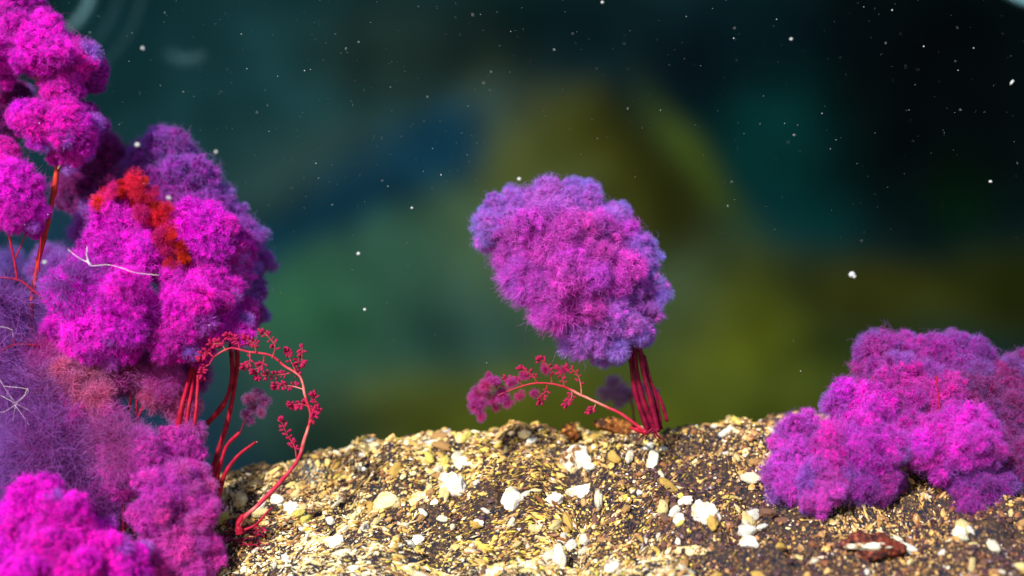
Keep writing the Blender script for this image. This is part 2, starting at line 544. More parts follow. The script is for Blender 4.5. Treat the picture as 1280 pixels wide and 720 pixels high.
# larger stones that can be told apart, each a thing of its own
M_WHITE = rock_material('stone_white', (0.50, 0.38, 0.20), (0.80, 0.77, 0.68), (0.82, 0.80, 0.74), scale=45, bump=0.003, thr=0.45, sharp=7)
M_CREAM = rock_material('stone_cream', (0.45, 0.28, 0.08), (0.76, 0.62, 0.30), (0.80, 0.74, 0.52), scale=40, bump=0.002, thr=0.45)
M_FLECK = rock_material('stone_flecked', (0.16, 0.07, 0.02), (0.80, 0.76, 0.62), (0.80, 0.74, 0.56), scale=55, bump=0.002, thr=0.47, sharp=12)
M_RUST = rock_material('stone_rust', (0.03, 0.012, 0.008), (0.20, 0.06, 0.015), (0.60, 0.26, 0.05), scale=45, bump=0.003, thr=0.5)
M_BROWN = rock_material('stone_brown', (0.016, 0.006, 0.008), (0.13, 0.020, 0.012), (0.40, 0.10, 0.05), scale=55, bump=0.003, thr=0.52)

STONES = [
    # px, py, half width, half height, material, rot, label
    (566, 607, 17, 20, M_WHITE, 20, 'tall rounded white stone on the gold gravel left of centre, under a smaller white one'),
    (579, 579, 14, 9, M_WHITE, -10, 'small wedge of white stone just above the tall rounded white stone'),
    (638, 627, 18, 16, M_WHITE, 35, 'square cornered bright white stone in the gravel left of the flecked stone'),
    (720, 576, 22, 21, M_FLECK, -20, 'largest pale stone flecked with brown, below the leafy sprig of the lone plant'),
    (727, 617, 20, 11, M_WHITE, 12, 'broad flat white stone straight below the brown flecked stone'),
    (692, 625, 14, 9, M_WHITE, 25, 'white stone leaning to the left end of the broad flat white one'),
    (816, 577, 8, 16, M_WHITE, -15, 'narrow upright white stone under the stems of the lone pink plant'),
    (882, 643, 20, 17, M_WHITE, -35, 'chunky white stone with a jagged top near the right cushion plant'),
    (857, 627, 10, 7, M_WHITE, 15, 'oval white pebble touching the upper left of the chunky white stone'),
    (849, 650, 8, 9, M_WHITE, 0, 'little white pebble at the left foot of the chunky white stone'),
    (937, 679, 12, 10, M_WHITE, -30, 'knobbly white stone below the left end of the cushion plant'),
    (864, 689, 22, 8, M_CREAM, -6, 'long low cream stone below the chunky white stone'),
    (699, 697, 9, 18, M_WHITE, 8, 'upright white stone at the bottom edge, centre'),
    (765, 712, 13, 13, M_FLECK, 25, 'speckled white stone cut off by the bottom edge, right of the upright one'),
    (479, 628, 22, 13, M_CREAM, 18, 'wide cream stone left of the tall rounded white stone'),
    (528, 622, 20, 9, M_CREAM, 4, 'flat cream stone between the wide cream one and the tall white one'),
    (418, 679, 13, 10, M_WHITE, 20, 'two lobed white stone on the lower left gravel'),
    (520, 676, 12, 8, M_WHITE, 10, 'white pebble on the lower gravel, straight below the flat cream stone'),
    (465, 559, 19, 7, M_CREAM, 3, 'flat pale yellow stone balanced on the crest, farthest left'),
    (577, 549, 10, 6, M_CREAM, -8, 'small cream stone perched on the crest left of centre'),
    (655, 543, 9, 8, M_CREAM, 0, 'round tan stone on the crest left of the brown peaked stone'),
    (711, 542, 13, 14, M_RUST, 20, 'peaked brown stone on the crest under the leafy sprig'),
    (768, 533, 27, 12, M_RUST, -12, 'dark stone streaked with orange at the foot of the lone pink plant'),
    (303, 627, 11, 11, M_CREAM, 0, 'round cream stone beside the bare red stalks at left'),
    (346, 626, 10, 9, M_WHITE, 10, 'round pale stone right of the curved red branch at left'),
    (365, 634, 12, 8, M_WHITE, -15, 'pale oval stone next to the round pale stone under the curved branch'),
    (413, 652, 8, 7, M_WHITE, 0, 'small pale pebble above the two lobed white stone'),
    (1092, 684, 42, 20, M_BROWN, -4, 'dark reddish brown rock with a pale streak below the cushion plant'),
    (1200, 667, 10, 9, M_WHITE, -40, 'smooth bright white oval pebble right of the dark reddish rock'),
    (1268, 535, 12, 7, M_RUST, 5, 'orange brown stone at the right edge, seen beside the cushion plant'),
    (597, 655, 9, 7, M_WHITE, 30, 'small white stone on the lower gravel between the two bright white stones'),
    (622, 715, 10, 7, M_WHITE, 0, 'white pebble at the bottom edge left of the upright white stone'),
]


def build_stones():
    for i, (px, py, hw, hh, m, rot, label) in enumerate(STONES):
        p = on_ground(px, py + hh * 0.55)
        k = p.y / FD * 1e-3
        v = lump(lump(ICO4[0], 100 + i * 3, 0.75, 1.3, 2), 140 + i, 0.45, 3.4, 4)
        if i % 2 == 0:                      # a few broken, flat faces
            for q in range(3):
                rng = np.random.default_rng(i * 7 + q)
                d = rng.normal(size=3); d[1] -= .6; d /= np.linalg.norm(d)
                h = v @ d
                v = v - np.clip(h - rng.uniform(.62, .8), 0, None)[:, None] * d * .92
        ext = (v.max(0) - v.min(0)) / 2
        v = (v - (v.max(0) + v.min(0)) / 2) / ext * np.array([hw * k, min(hw, hh) * k * .9, hh * k])
        th = math.radians(rot); c, s = math.cos(th), math.sin(th)
        v = v @ np.array([[c, 0, -s], [0, 1, 0], [s, 0, c]]).T
        o = link('stone', mesh_np('stone', v, ICO4[1], True, [m]))
        o.location = P(px, py, p.y + hh * k * (.1 if m is M_BROWN else .42))
        tag(o, label, 'stone', 'stones lying on the gravel ledge')
        if label.startswith('dark reddish'):
            w = lump(lump(ICO3[0], 222, 0.9, 1.6, 2), 225, .9, 4, 3) * np.array([24 * k, 6 * k, 4.5 * k])
            st = link('pale_streak', mesh_np('pale_streak', w, ICO3[1], True, [M_FLECK]), o)
            st.location = (-8 * k, -14 * k, 4 * k)


build_stones()

# ---------------------------------------------------------------- plants
MAG = (0.91, 0.006, 0.77)
MAG2 = (0.85, 0.008, 0.66)
PNK = (0.76, 0.080, 0.69)
ORC = (0.70, 0.13, 0.72)
VIO = (0.50, 0.020, 0.50)
PN3 = (0.80, 0.06, 0.66)
PN2 = (0.80, 0.055, 0.60)
VI2 = (0.54, 0.014, 0.42)
MAG3 = (0.70, 0.010, 0.48)
DKM = (0.34, 0.006, 0.20)
MAU = (0.72, 0.06, 0.44)
TAN = (0.72, 0.16, 0.32)
RED = (0.78, 0.022, 0.06)
DRD = (0.36, 0.008, 0.18)


def tuft_mesh(seed, n, width, branches=34, spread=0.85, length=(0.28, 0.62), curl=1.0, segs=3, lean=None):
    """a ball of fine curling hairs that fan out from the ends of many short branchlets (unit radius)"""
    rng = np.random.default_rng(seed)
    bd = rng.normal(size=(branches, 3)); bd /= np.linalg.norm(bd, axis=1)[:, None]
    bl = rng.uniform(0.22, 0.62, branches)
    k = rng.integers(0, branches, n)
    root = bd[k] * (bl[k] * rng.uniform(0.55, 1.0, n))[:, None] + rng.normal(0, 0.05, (n, 3))
    d = bd[k] * 0.75 + rng.normal(0, spread, (n, 3)) * 0.62
    if lean is not None:
        d += np.array(lean) * rng.uniform(.4, 1.0, (n, 1))
    d /= np.linalg.norm(d, axis=1)[:, None]
    ln = rng.uniform(*length, n) * (0.8 + 0.4 * rng.random(branches)[k])
    ax = rng.normal(size=(n, 3)); ax -= d * (ax * d).sum(1)[:, None]; ax /= np.linalg.norm(ax, axis=1)[:, None]
    sd = np.cross(d, ax)
    ph = rng.uniform(0, 6.28, n); cu = curl * rng.uniform(0.3, 1.2, n)
    pts = []
    for s in range(segs + 1):
        t = s / segs
        off = ax * (np.sin(ph + t * 4 * cu) - np.sin(ph))[:, None] + sd * (np.cos(ph + t * 3.3 * cu) - np.cos(ph))[:, None]
        pts.append(root + d * (ln * t)[:, None] + off * (0.16 * ln)[:, None])
    pts = np.array(pts)
    rr = np.linalg.norm(pts, axis=-1)
    pts *= (np.minimum(rr, 0.86 + 0.14 * np.tanh((rr - 0.86) / 0.14)) / np.maximum(rr, 1e-6))[..., None]
    wd = rng.normal(size=(n, 3)); wd -= d * (wd * d).sum(1)[:, None]; wd /= np.linalg.norm(wd, axis=1)[:, None]
    V = np.empty((n, segs + 1, 2, 3)); T = np.empty((n, segs + 1, 2))
    for s in range(segs + 1):
        w = width * (1 - 0.62 * s / segs) * 0.5
        V[:, s, 0] = pts[s] + wd * w; V[:, s, 1] = pts[s] - wd * w
        T[:, s] = np.clip((np.linalg.norm(pts[s], axis=1) - 0.25) / 0.75, 0, 1)[:, None]
    idx = np.arange(n)[:, None] * (segs + 1) * 2
    F = []
    for s in range(segs):
        a = idx + s * 2
        F.append(np.concatenate([a, a + 1, a + 3, a + 2], 1))
    vary = np.repeat(np.clip(0.5 + 0.22 * rng.normal(size=n), 0, 1), (segs + 1) * 2)
    return mesh_np('tuft', V.reshape(-1, 3), np.concatenate(F), False, [M_FIL], attrs={'tip': T.ravel(), 'vary': vary})


def lobe_mesh(seed, n, width, length=(0.07, 0.17), bumps=22, nodes=420, curl=2.2, segs=4, spread=1.0, lean=None, depth=0.24, body=0.72, shell=(.74, 1.0), stray=.20):
    """one woolly lobe (unit radius): a knobbly body clothed in hundreds of tiny florets, each a spray of curling hairs"""
    rng = np.random.default_rng(seed)
    def dirs(m):
        q = rng.normal(size=(m, 3)); return q / np.linalg.norm(q, axis=1)[:, None]
    B1 = dirs(bumps); s1 = rng.uniform(.75, 1.3, bumps); w1 = 2.3 / math.sqrt(bumps)
    lowd = dirs(5); lowa = rng.uniform(-.18, .18, 5)
    def rad(d):
        low = 1 + (np.clip(d @ lowd.T, 0, 1) ** 2 @ lowa)
        a1 = np.arccos(np.clip(d @ B1.T, -1, 1)) / (w1 * s1)
        return low * (0.96 - depth + depth * np.sqrt(np.clip(1 - a1 ** 2, 0, 1)).max(1)), B1[a1.argmin(1)]
    cd = ICO3[0]; r0, _ = rad(cd)
    cv = cd * (r0 * body)[:, None]; cf = ICO3[1]
    nd = dirs(nodes); nr, bc = rad(nd)
    nc = nd * (nr * rng.uniform(*shell, nodes) * .93)[:, None]
    nout = nc - bc * .5; nout /= np.linalg.norm(nout, axis=1)[:, None]
    nout = nout * .6 + nd * .4
    ns = rng.uniform(.7, 1.35, nodes); nv_ = np.clip(.5 + .2 * rng.normal(size=nodes), .1, .9)
    k = rng.integers(0, nodes, n)
    d = nout[k] * .75 + rng.normal(0, .62, (n, 3)) * spread
    if lean is not None: d += np.array(lean) * rng.uniform(.5, 1.1, (n, 1))
    d /= np.linalg.norm(d, axis=1)[:, None]
    root = nc[k] + rng.normal(0, .012, (n, 3))
    ln = rng.uniform(*length, n) * ns[k]
    fringe = rng.random(n) < stray                     # longer, finer hairs that fray the outline
    ln = np.where(fringe, ln * rng.uniform(1.3, 2.3, n), ln)
    ax = rng.normal(size=(n, 3)); ax -= d * (ax * d).sum(1)[:, None]; ax /= np.linalg.norm(ax, axis=1)[:, None]
    sd = np.cross(d, ax)
    ph = rng.uniform(0, 6.28, n); cu = curl * rng.uniform(.5, 1.3, n)
    wd = sd * np.cos(ph)[:, None] + ax * np.sin(ph)[:, None]
    V = np.empty((n, segs + 1, 2, 3)); T = np.empty((n, segs + 1, 2))
    for q in range(segs + 1):
        t = q / segs
        off = ax * (np.sin(ph + t * 2.2 * cu) - np.sin(ph))[:, None] + sd * (np.cos(ph + t * 1.9 * cu) - np.cos(ph))[:, None]
        p = root + d * (ln * t)[:, None] + off * (0.30 * ln)[:, None]
        w = (width * (1.08 - .88 * t) * .5 * np.where(fringe, .5, 1.0))[:, None]
        V[:, q, 0] = p + wd * w; V[:, q, 1] = p - wd * w
        T[:, q] = np.clip(t * np.where(fringe, 1.3, .85), 0, 1)[:, None]
    idx = np.arange(n)[:, None] * (segs + 1) * 2
    F = np.concatenate([np.concatenate([idx + q * 2, idx + q * 2 + 1, idx + q * 2 + 3, idx + q * 2 + 2], 1) for q in range(segs)])
    F = np.concatenate([F[:, [0, 1, 2]], F[:, [0, 2, 3]]])
    nv = V.size // 3
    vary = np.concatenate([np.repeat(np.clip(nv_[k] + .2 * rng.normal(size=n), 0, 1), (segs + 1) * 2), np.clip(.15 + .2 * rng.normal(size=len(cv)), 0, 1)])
    tip = np.concatenate([T.ravel(), np.zeros(len(cv))])
    return mesh_np('lobe', np.concatenate([V.reshape(-1, 3), cv]), np.concatenate([F, cf + nv]), False, [M_FIL], attrs={'tip': tip, 'vary': vary})


LOBES = {
    'wool': [lobe_mesh(300 + i, 14000, 0.019, (.07, .15), 14, 620, depth=.20, body=.80, shell=(.82, 1.0)) for i in range(3)],
    'curl': [lobe_mesh(320 + i, 11500, 0.017, (.09, .22), 24, 380, 2.8, depth=.32, body=.66, shell=(.66, 1.0)) for i in range(3)],
    'comb': [lobe_mesh(340 + i, 9500, 0.016, (.20, .44), 10, 260, 1.4, 4, .55, (-.7, -.2, .25), .24, stray=.03) for i in range(2)],
    'small': [lobe_mesh(360 + i, 5200, 0.030, (.13, .30), 9, 130, 2.4, 4, depth=.26, body=.66, shell=(.62, 1.0)) for i in range(4)],
}
TUFTS = {
    'comb': [tuft_mesh(380 + i, 1500, 0.030, 30, 0.55, (0.45, 0.9), 0.8, 4, lean=(-0.55, -0.1, 0.25)) for i in range(3)],
    'curl': [tuft_mesh(385 + i, 1100, 0.030, 26, 0.85, (0.3, 0.7), 1.8, 4) for i in range(3)],
    'haze_veil': [tuft_mesh(398 + i, 900, 0.0085, 30, 1.1, (0.5, 1.0), 1.8, 5) for i in range(2)],
    'wisp': [tuft_mesh(390 + i, 750, 0.020, 26, 0.85, (0.4, 0.9), 1.4, 4) for i in range(5)],
}


def add_tuft(root, style, loc, r, tint, blue, name='tuft'):
    o = link(name, R.choice((TUFTS if name == 'tuft' else LOBES)[style]), root)
    o.location = Vector(loc) - root.location
    if style == 'comb':
        o.rotation_euler = (R.uniform(-.5, .5), R.uniform(-.6, .6), R.uniform(-.5, .5))
    else:
        o.rotation_euler = (R.uniform(0, 6.28), R.uniform(0, 6.28), R.uniform(0, 6.28))
    o.scale = (r * R.uniform(.9, 1.12), r * R.uniform(.9, 1.12), r * R.uniform(.9, 1.12))
    g = R.uniform(.88, 1.1)
    o.color = (*[min(1, max(0, c * g * R.uniform(.94, 1.06))) for c in tint], blue)
    return o


def crown(root, Y, lobes, style='wool', blue=0.6, sat=5, sr=(.34, .56), tr=.5, dens=1.0, halo=0, halo_tint=(0.42, 0.22, 0.80)):
    """lobes: (px, py, radius in px, depth offset in m, tint[, style[, blue]]); each big lobe carries smaller ones on its flanks.
    'wisp' lobes are loose: only tufts of hair, no body."""
    L = []
    for q in lobes:
        px, py, r, dy, tint = q[:5]
        k = (Y + dy) / FD * 1e-3
        L.append((np.array(P(px, py, Y + dy)), r * k, tint, q[5] if len(q) > 5 else style, q[6] if len(q) > 6 else blue))
    ga = math.pi * (3 - math.sqrt(5))
    mid = np.mean([q[0] for q in L], 0)
    for i, (c, r, tint, st, bl) in enumerate(L):
        for j in range(halo):                          # thin loose growth on the outer flanks
            d = (c - mid) / (np.linalg.norm(c - mid) + 1e-6) * 1.1 + np.array([R.gauss(0, .6), R.gauss(0, .45), R.gauss(0, .6)])
            d /= np.linalg.norm(d)
            p = c + d * r * R.uniform(.72, .92)
            if d[1] < -.4: continue
            if any(np.linalg.norm(p - c2) < r2 * 0.7 for k2, (c2, r2, *_r) in enumerate(L) if k2 != i): continue
            m = R.uniform(.3, .9)
            add_tuft(root, 'wisp', p, r * R.uniform(.30, .52), [a * (1 - m) + b * m for a, b in zip(tint, halo_tint)], bl)
        if st != 'wisp':
            add_tuft(root, st, c, r, tint, bl, 'lobe')
        n = sat if st != 'wisp' else max(7, int(4.0 / tr ** 2 * dens))
        off = R.uniform(0, 6.28)
        for j in range(n):
            z = 1 - 2 * (j + .5) / n
            q = math.sqrt(1 - z * z)
            d = np.array([q * math.cos(ga * j + off), z, q * math.sin(ga * j + off)]) + np.array([R.gauss(0, .25) for _ in range(3)])
            d /= np.linalg.norm(d)
            if d[1] > 0.5 and R.random() < 0.7: continue
            if st == 'wisp':
                s = r * tr * R.uniform(.7, 1.3)
                add_tuft(root, 'wisp', c + d * (r - s * R.uniform(.7, 1.2)), s, tint, bl)
            else:
                s = r * R.uniform(*sr)
                p = c + d * (r * R.uniform(.62, .84))
                if any(np.linalg.norm(p - c2) < r2 * 0.62 for k2, (c2, r2, *_r) in enumerate(L) if k2 != i): continue
                add_tuft(root, 'small', p, s, tint, bl, 'lobe')


def stem(root, pts, r0, r1, m=None, Y=None, sides=8, name='stem', n=None, seed=None):
    """pts: (px, py[, Y])"""
    w = [P(q[0], q[1], q[2] if len(q) > 2 else Y) for q in pts]
    path = spline([x[:] for x in w], n or (6 + 5 * len(pts)))
    m_ = len(path)
    wob = np.cumsum(NR.normal(0, .16, (m_, 3)), 0) * np.sin(np.linspace(0, math.pi, m_))[:, None]
    path = path + wob * min(1.0, r0 * .45) * 1e-3
    rad = np.interp(np.linspace(0, 1, m_), [0, 1], [r0, r1]) * 0.78e-3 * (1 + .10 * np.sin(np.linspace(0, 1, m_) * NR.uniform(8, 16)) + NR.normal(0, .05, m_))
    v, f = tube(path, rad, sides, seed or R.randrange(9999))
    v = v - np.array(root.location)
    return link(name, mesh_np(name, v, f, True, [m or M_STEM]), root)


def bud_mesh(seed):
    """a small pointed spatulate bud, base at the origin, growing along +Z, unit length"""
    rng = np.random.default_rng(seed)
    prof = [(0.0, .05), (.18, .10), (.45, .20), (.68, .27), (.86, .20), (1.0, .03)]
    vs, fs = [], []
    for i, (z, r) in enumerate(prof):
        for s in range(6):
            a = s * math.pi / 3
            vs.append((r * math.cos(a) * rng.uniform(.85, 1.2), r * .75 * math.sin(a) * rng.uniform(.85, 1.2), z + rng.normal(0, .015)))
    for i in range(len(prof) - 1):
        for s in range(6):
            s2 = (s + 1) % 6
            fs.append((i * 6 + s, i * 6 + s2, (i + 1) * 6 + s2, (i + 1) * 6 + s))
    return mesh_np('bud', np.array(vs), np.array(fs), True, [M_BUD])


BUDS = [bud_mesh(i) for i in range(5)]


def add_bud(root, p, d, ln):
    o = link('bud', R.choice(BUDS), root)
    o.location = Vector(p) - root.location
    o.rotation_euler = Vector(d).to_track_quat('Z', 'Y').to_euler()
    o.scale = (ln, ln, ln)
    return o


def bud_cluster(root, p, d, n, ln, spread=0.8):
    for i in range(n):
        q = Vector(d).normalized() + Vector((R.gauss(0, spread), R.gauss(0, spread), R.gauss(0, spread)))
        add_bud(root, p, q, ln * R.uniform(.7, 1.25) * 1e-3)


def twig(root, pts, Y, r0=1.1, r1=0.5, buds=5, ln=8, tip=4, m=None):
    """side branch with buds along it and a cluster at the end"""
    stem(root, pts, r0, r1, m or M_STEM_PALE, Y, 6, 'twig')
    w = spline([P(*q, Y)[:] for q in pts], 24)
    for i in range(buds):
        t = int(6 + 17 * (i + R.random() * .6) / max(1, buds)); t = min(t, 22)
        tn = Vector(w[t + 1] - w[t]).normalized()
        side = tn.cross(Vector((0, 1, 0))).normalized() * (1 if i % 2 else -1)
        bud_cluster(root, w[t], side + tn * .5, R.choice((1, 2, 2)), ln, .35)
    if tip:
        bud_cluster(root, w[-1], Vector(w[-1] - w[-4]), tip, ln * 1.1, .6)


# --- plant with the lone crown in the middle
def plant_middle():
    Y = 2.04
    base = on_ground(812, 537)
    t = thing('river_plant', 'lone round pink and violet feathery plant leaning on thin crimson stems at the centre', 'plant', base)
    crown(t, Y, [
        (626, 280, 34, .02, ORC, 'curl', 1.0), (646, 264, 32, .03, ORC, 'curl', 1.0), (644, 304, 42, 0, PNK, 'curl', .5), (690, 262, 40, .02, ORC), (724, 260, 36, .03, ORC, 'curl', 1.0),
        (696, 304, 50, -.04, PNK, 'curl', .25), (748, 305, 46, 0, PNK, 'curl', .4), (792, 322, 34, .02, ORC, 'curl', 1.0), (668, 344, 36, -.02, PNK, 'comb', .5), (704, 376, 40, -.03, PNK, 'comb', .4),
        (742, 350, 52, -.04, PNK, 'curl', .25), (796, 366, 36, 0, ORC), (768, 400, 42, -.03, ORC, 'curl', .8), (730, 412, 36, -.01, ORC, 'comb', .8), (758, 428, 28, .0, ORC, 'curl', 1.0),
        (792, 406, 30, .02, ORC, 'curl', 1.0), (768, 274, 22, .03, ORC, 'curl', 1.0),
    ], 'curl', blue=.75, sat=7, halo=6, halo_tint=(0.36, 0.28, 0.84))
    for pts, a, b in (([(818, 540), (806, 505), (797, 465), (793, 425)], 5.6, 4.4), ([(822, 540), (815, 505), (806, 470), (799, 430)], 4.8, 3.8),
                      ([(810, 538), (799, 505), (792, 475), (786, 430)], 4.6, 3.2), ([(826, 537), (820, 500), (812, 475), (802, 440)], 4.0, 3.0),
                      ([(834, 527), (826, 500), (815, 478), (806, 445)], 3.2, 2.6)):
        stem(t, pts, a, b, M_STEM_DARK, Y + R.uniform(-.012, .012))
    for k in range(5):
        a = R.uniform(-.6, .6)
        stem(t, [(816 + k * 2, 536), (812 + a * 22, 543), (812 + a * 48, 548 + R.uniform(0, 5))], 2.4, .8, M_STEM_DARK, Y - .01, 6, 'root')
    s = thing('plant_sprig', 'red leafy sprig arching left from the foot of the lone pink plant', 'plant', on_ground(800, 540))
    stem(s, [(806, 541), (797, 533), (775, 517), (750, 506), (725, 493), (703, 483), (675, 479), (650, 484), (622, 494)], 3.2, .8, M_STEM_PALE, Y - .02, name='branch')
    stem(s, [(808, 541), (800, 538), (789, 535)], 5.5, 2.5, M_STEM, Y - .022, name='root')
    for pts, nb, tp in (([(727, 493), (725, 477), (719, 465), (711, 460)], 5, 5), ([(690, 480), (688, 468), (684, 456), (676, 450)], 6, 6),
                        ([(715, 488), (714, 497), (708, 505)], 4, 4), ([(672, 479), (664, 468), (652, 462)], 6, 6), ([(655, 483), (645, 475), (634, 473)], 5, 6),
                        ([(745, 504), (742, 511), (738, 514)], 2, 3), ([(684, 480), (682, 492), (676, 501)], 4, 5), ([(640, 487), (628, 484), (618, 476)], 5, 6),
                        ([(705, 484), (703, 473), (697, 463)], 4, 4)):
        twig(s, pts, Y - .02 + R.uniform(-.01, .01), .8, .35, nb + 3, 6.2, tp + 4)
    for px, py, r in ((600, 492, 15), (597, 508, 14), (608, 482, 12), (618, 476, 11), (601, 520, 9), (628, 494, 14), (640, 478, 10), (615, 500, 12), (592, 498, 10)):
        add_tuft(s, R.choice(('curl', 'wisp')), P(px, py, Y - .02 + R.uniform(-.01, .01)), r * 1e-3, (0.60, 0.035, 0.28), .35)
    for px, py, r in ((655, 470, 8), (668, 492, 9), (650, 494, 9), (636, 504, 9), (620, 510, 8), (682, 462, 8), (705, 462, 7), (610, 470, 7)):
        add_tuft(s, 'wisp', P(px, py, Y - .02 + R.uniform(-.01, .01)), r * 1e-3, (0.56, 0.03, 0.22), .2)
    g = thing('plant_tuft', 'faint greyish mauve tuft growing behind the stems of the lone plant', 'plant', on_ground(790, 535) + Vector((0, .1, -.02)))
    for px, py, r in ((770, 485, 18), (755, 492, 13), (785, 492, 16), (773, 500, 13), (800, 486, 14), (818, 492, 10), (765, 478, 11)):
        add_tuft(g, 'wisp', P(px, py, Y + .12), r * 1.05e-3, (0.52, 0.24, 0.44), .3)
    stem(g, [(793, 542), (792, 515), (786, 492)], 2.0, 1.4, M_STEM_DARK, Y + .11)


plant_middle()


# --- cushion plant on the right
def plant_right():
    Y = 1.98
    base = on_ground(1150, 640)
    t = thing('river_plant', 'wide low magenta and violet cushion plant spreading over the gravel at right', 'plant', base)
    crown(t, Y, [
        (1003, 552, 38, .0, PN3), (990, 598, 34, -.02, PN3), (1032, 606, 34, -.04, PN3), (1040, 560, 38, -.02, MAG2), (1022, 626, 22, -.05, PN3),
        (1078, 512, 44, .0, MAG), (1086, 560, 44, -.03, MAG2), (1070, 600, 32, -.03, VIO), (1098, 602, 32, -.02, VI2),
        (1102, 452, 36, .06, VI2), (1140, 446, 30, .08, VI2), (1172, 448, 34, .08, VI2), (1130, 486, 42, .03, MAG3), (1198, 432, 18, .1, VI2),
        (1212, 462, 38, .07, (0.40, 0.012, 0.34)), (1248, 484, 36, .06, DRD), (1275, 462, 28, .1, DRD), (1172, 500, 42, .03, MAG3), (1220, 500, 44, .04, DRD),
        (1165, 555, 42, -.03, MAG), (1205, 545, 42, -.04, MAG2), (1226, 560, 32, -.03, MAG3), (1140, 545, 34, -.01, MAG3),
        (1206, 604, 32, -.02, (0.40, 0.014, 0.38)), (1225, 606, 38, -.02, (0.38, 0.014, 0.36)), (1258, 570, 36, .0, DRD), (1210, 628, 22, -.04, VI2), (1285, 530, 36, .03, DRD), (1262, 520, 36, .03, DRD),
    ], 'curl', blue=.55, sat=6, halo=6, halo_tint=(0.30, 0.10, 0.50))
    for pts in ([(1060, 640), (1010, 612), (985, 572), (1000, 545)], [(1150, 645), (1110, 590), (1085, 540), (1090, 470)], [(1170, 640), (1180, 570), (1170, 470)],
                [(1190, 645), (1240, 600), (1300, 575)], [(1000, 600), (1012, 580), (1010, 566)]):
        stem(t, pts, 2.6, 1.2, M_STEM, Y - .0)


plant_right()


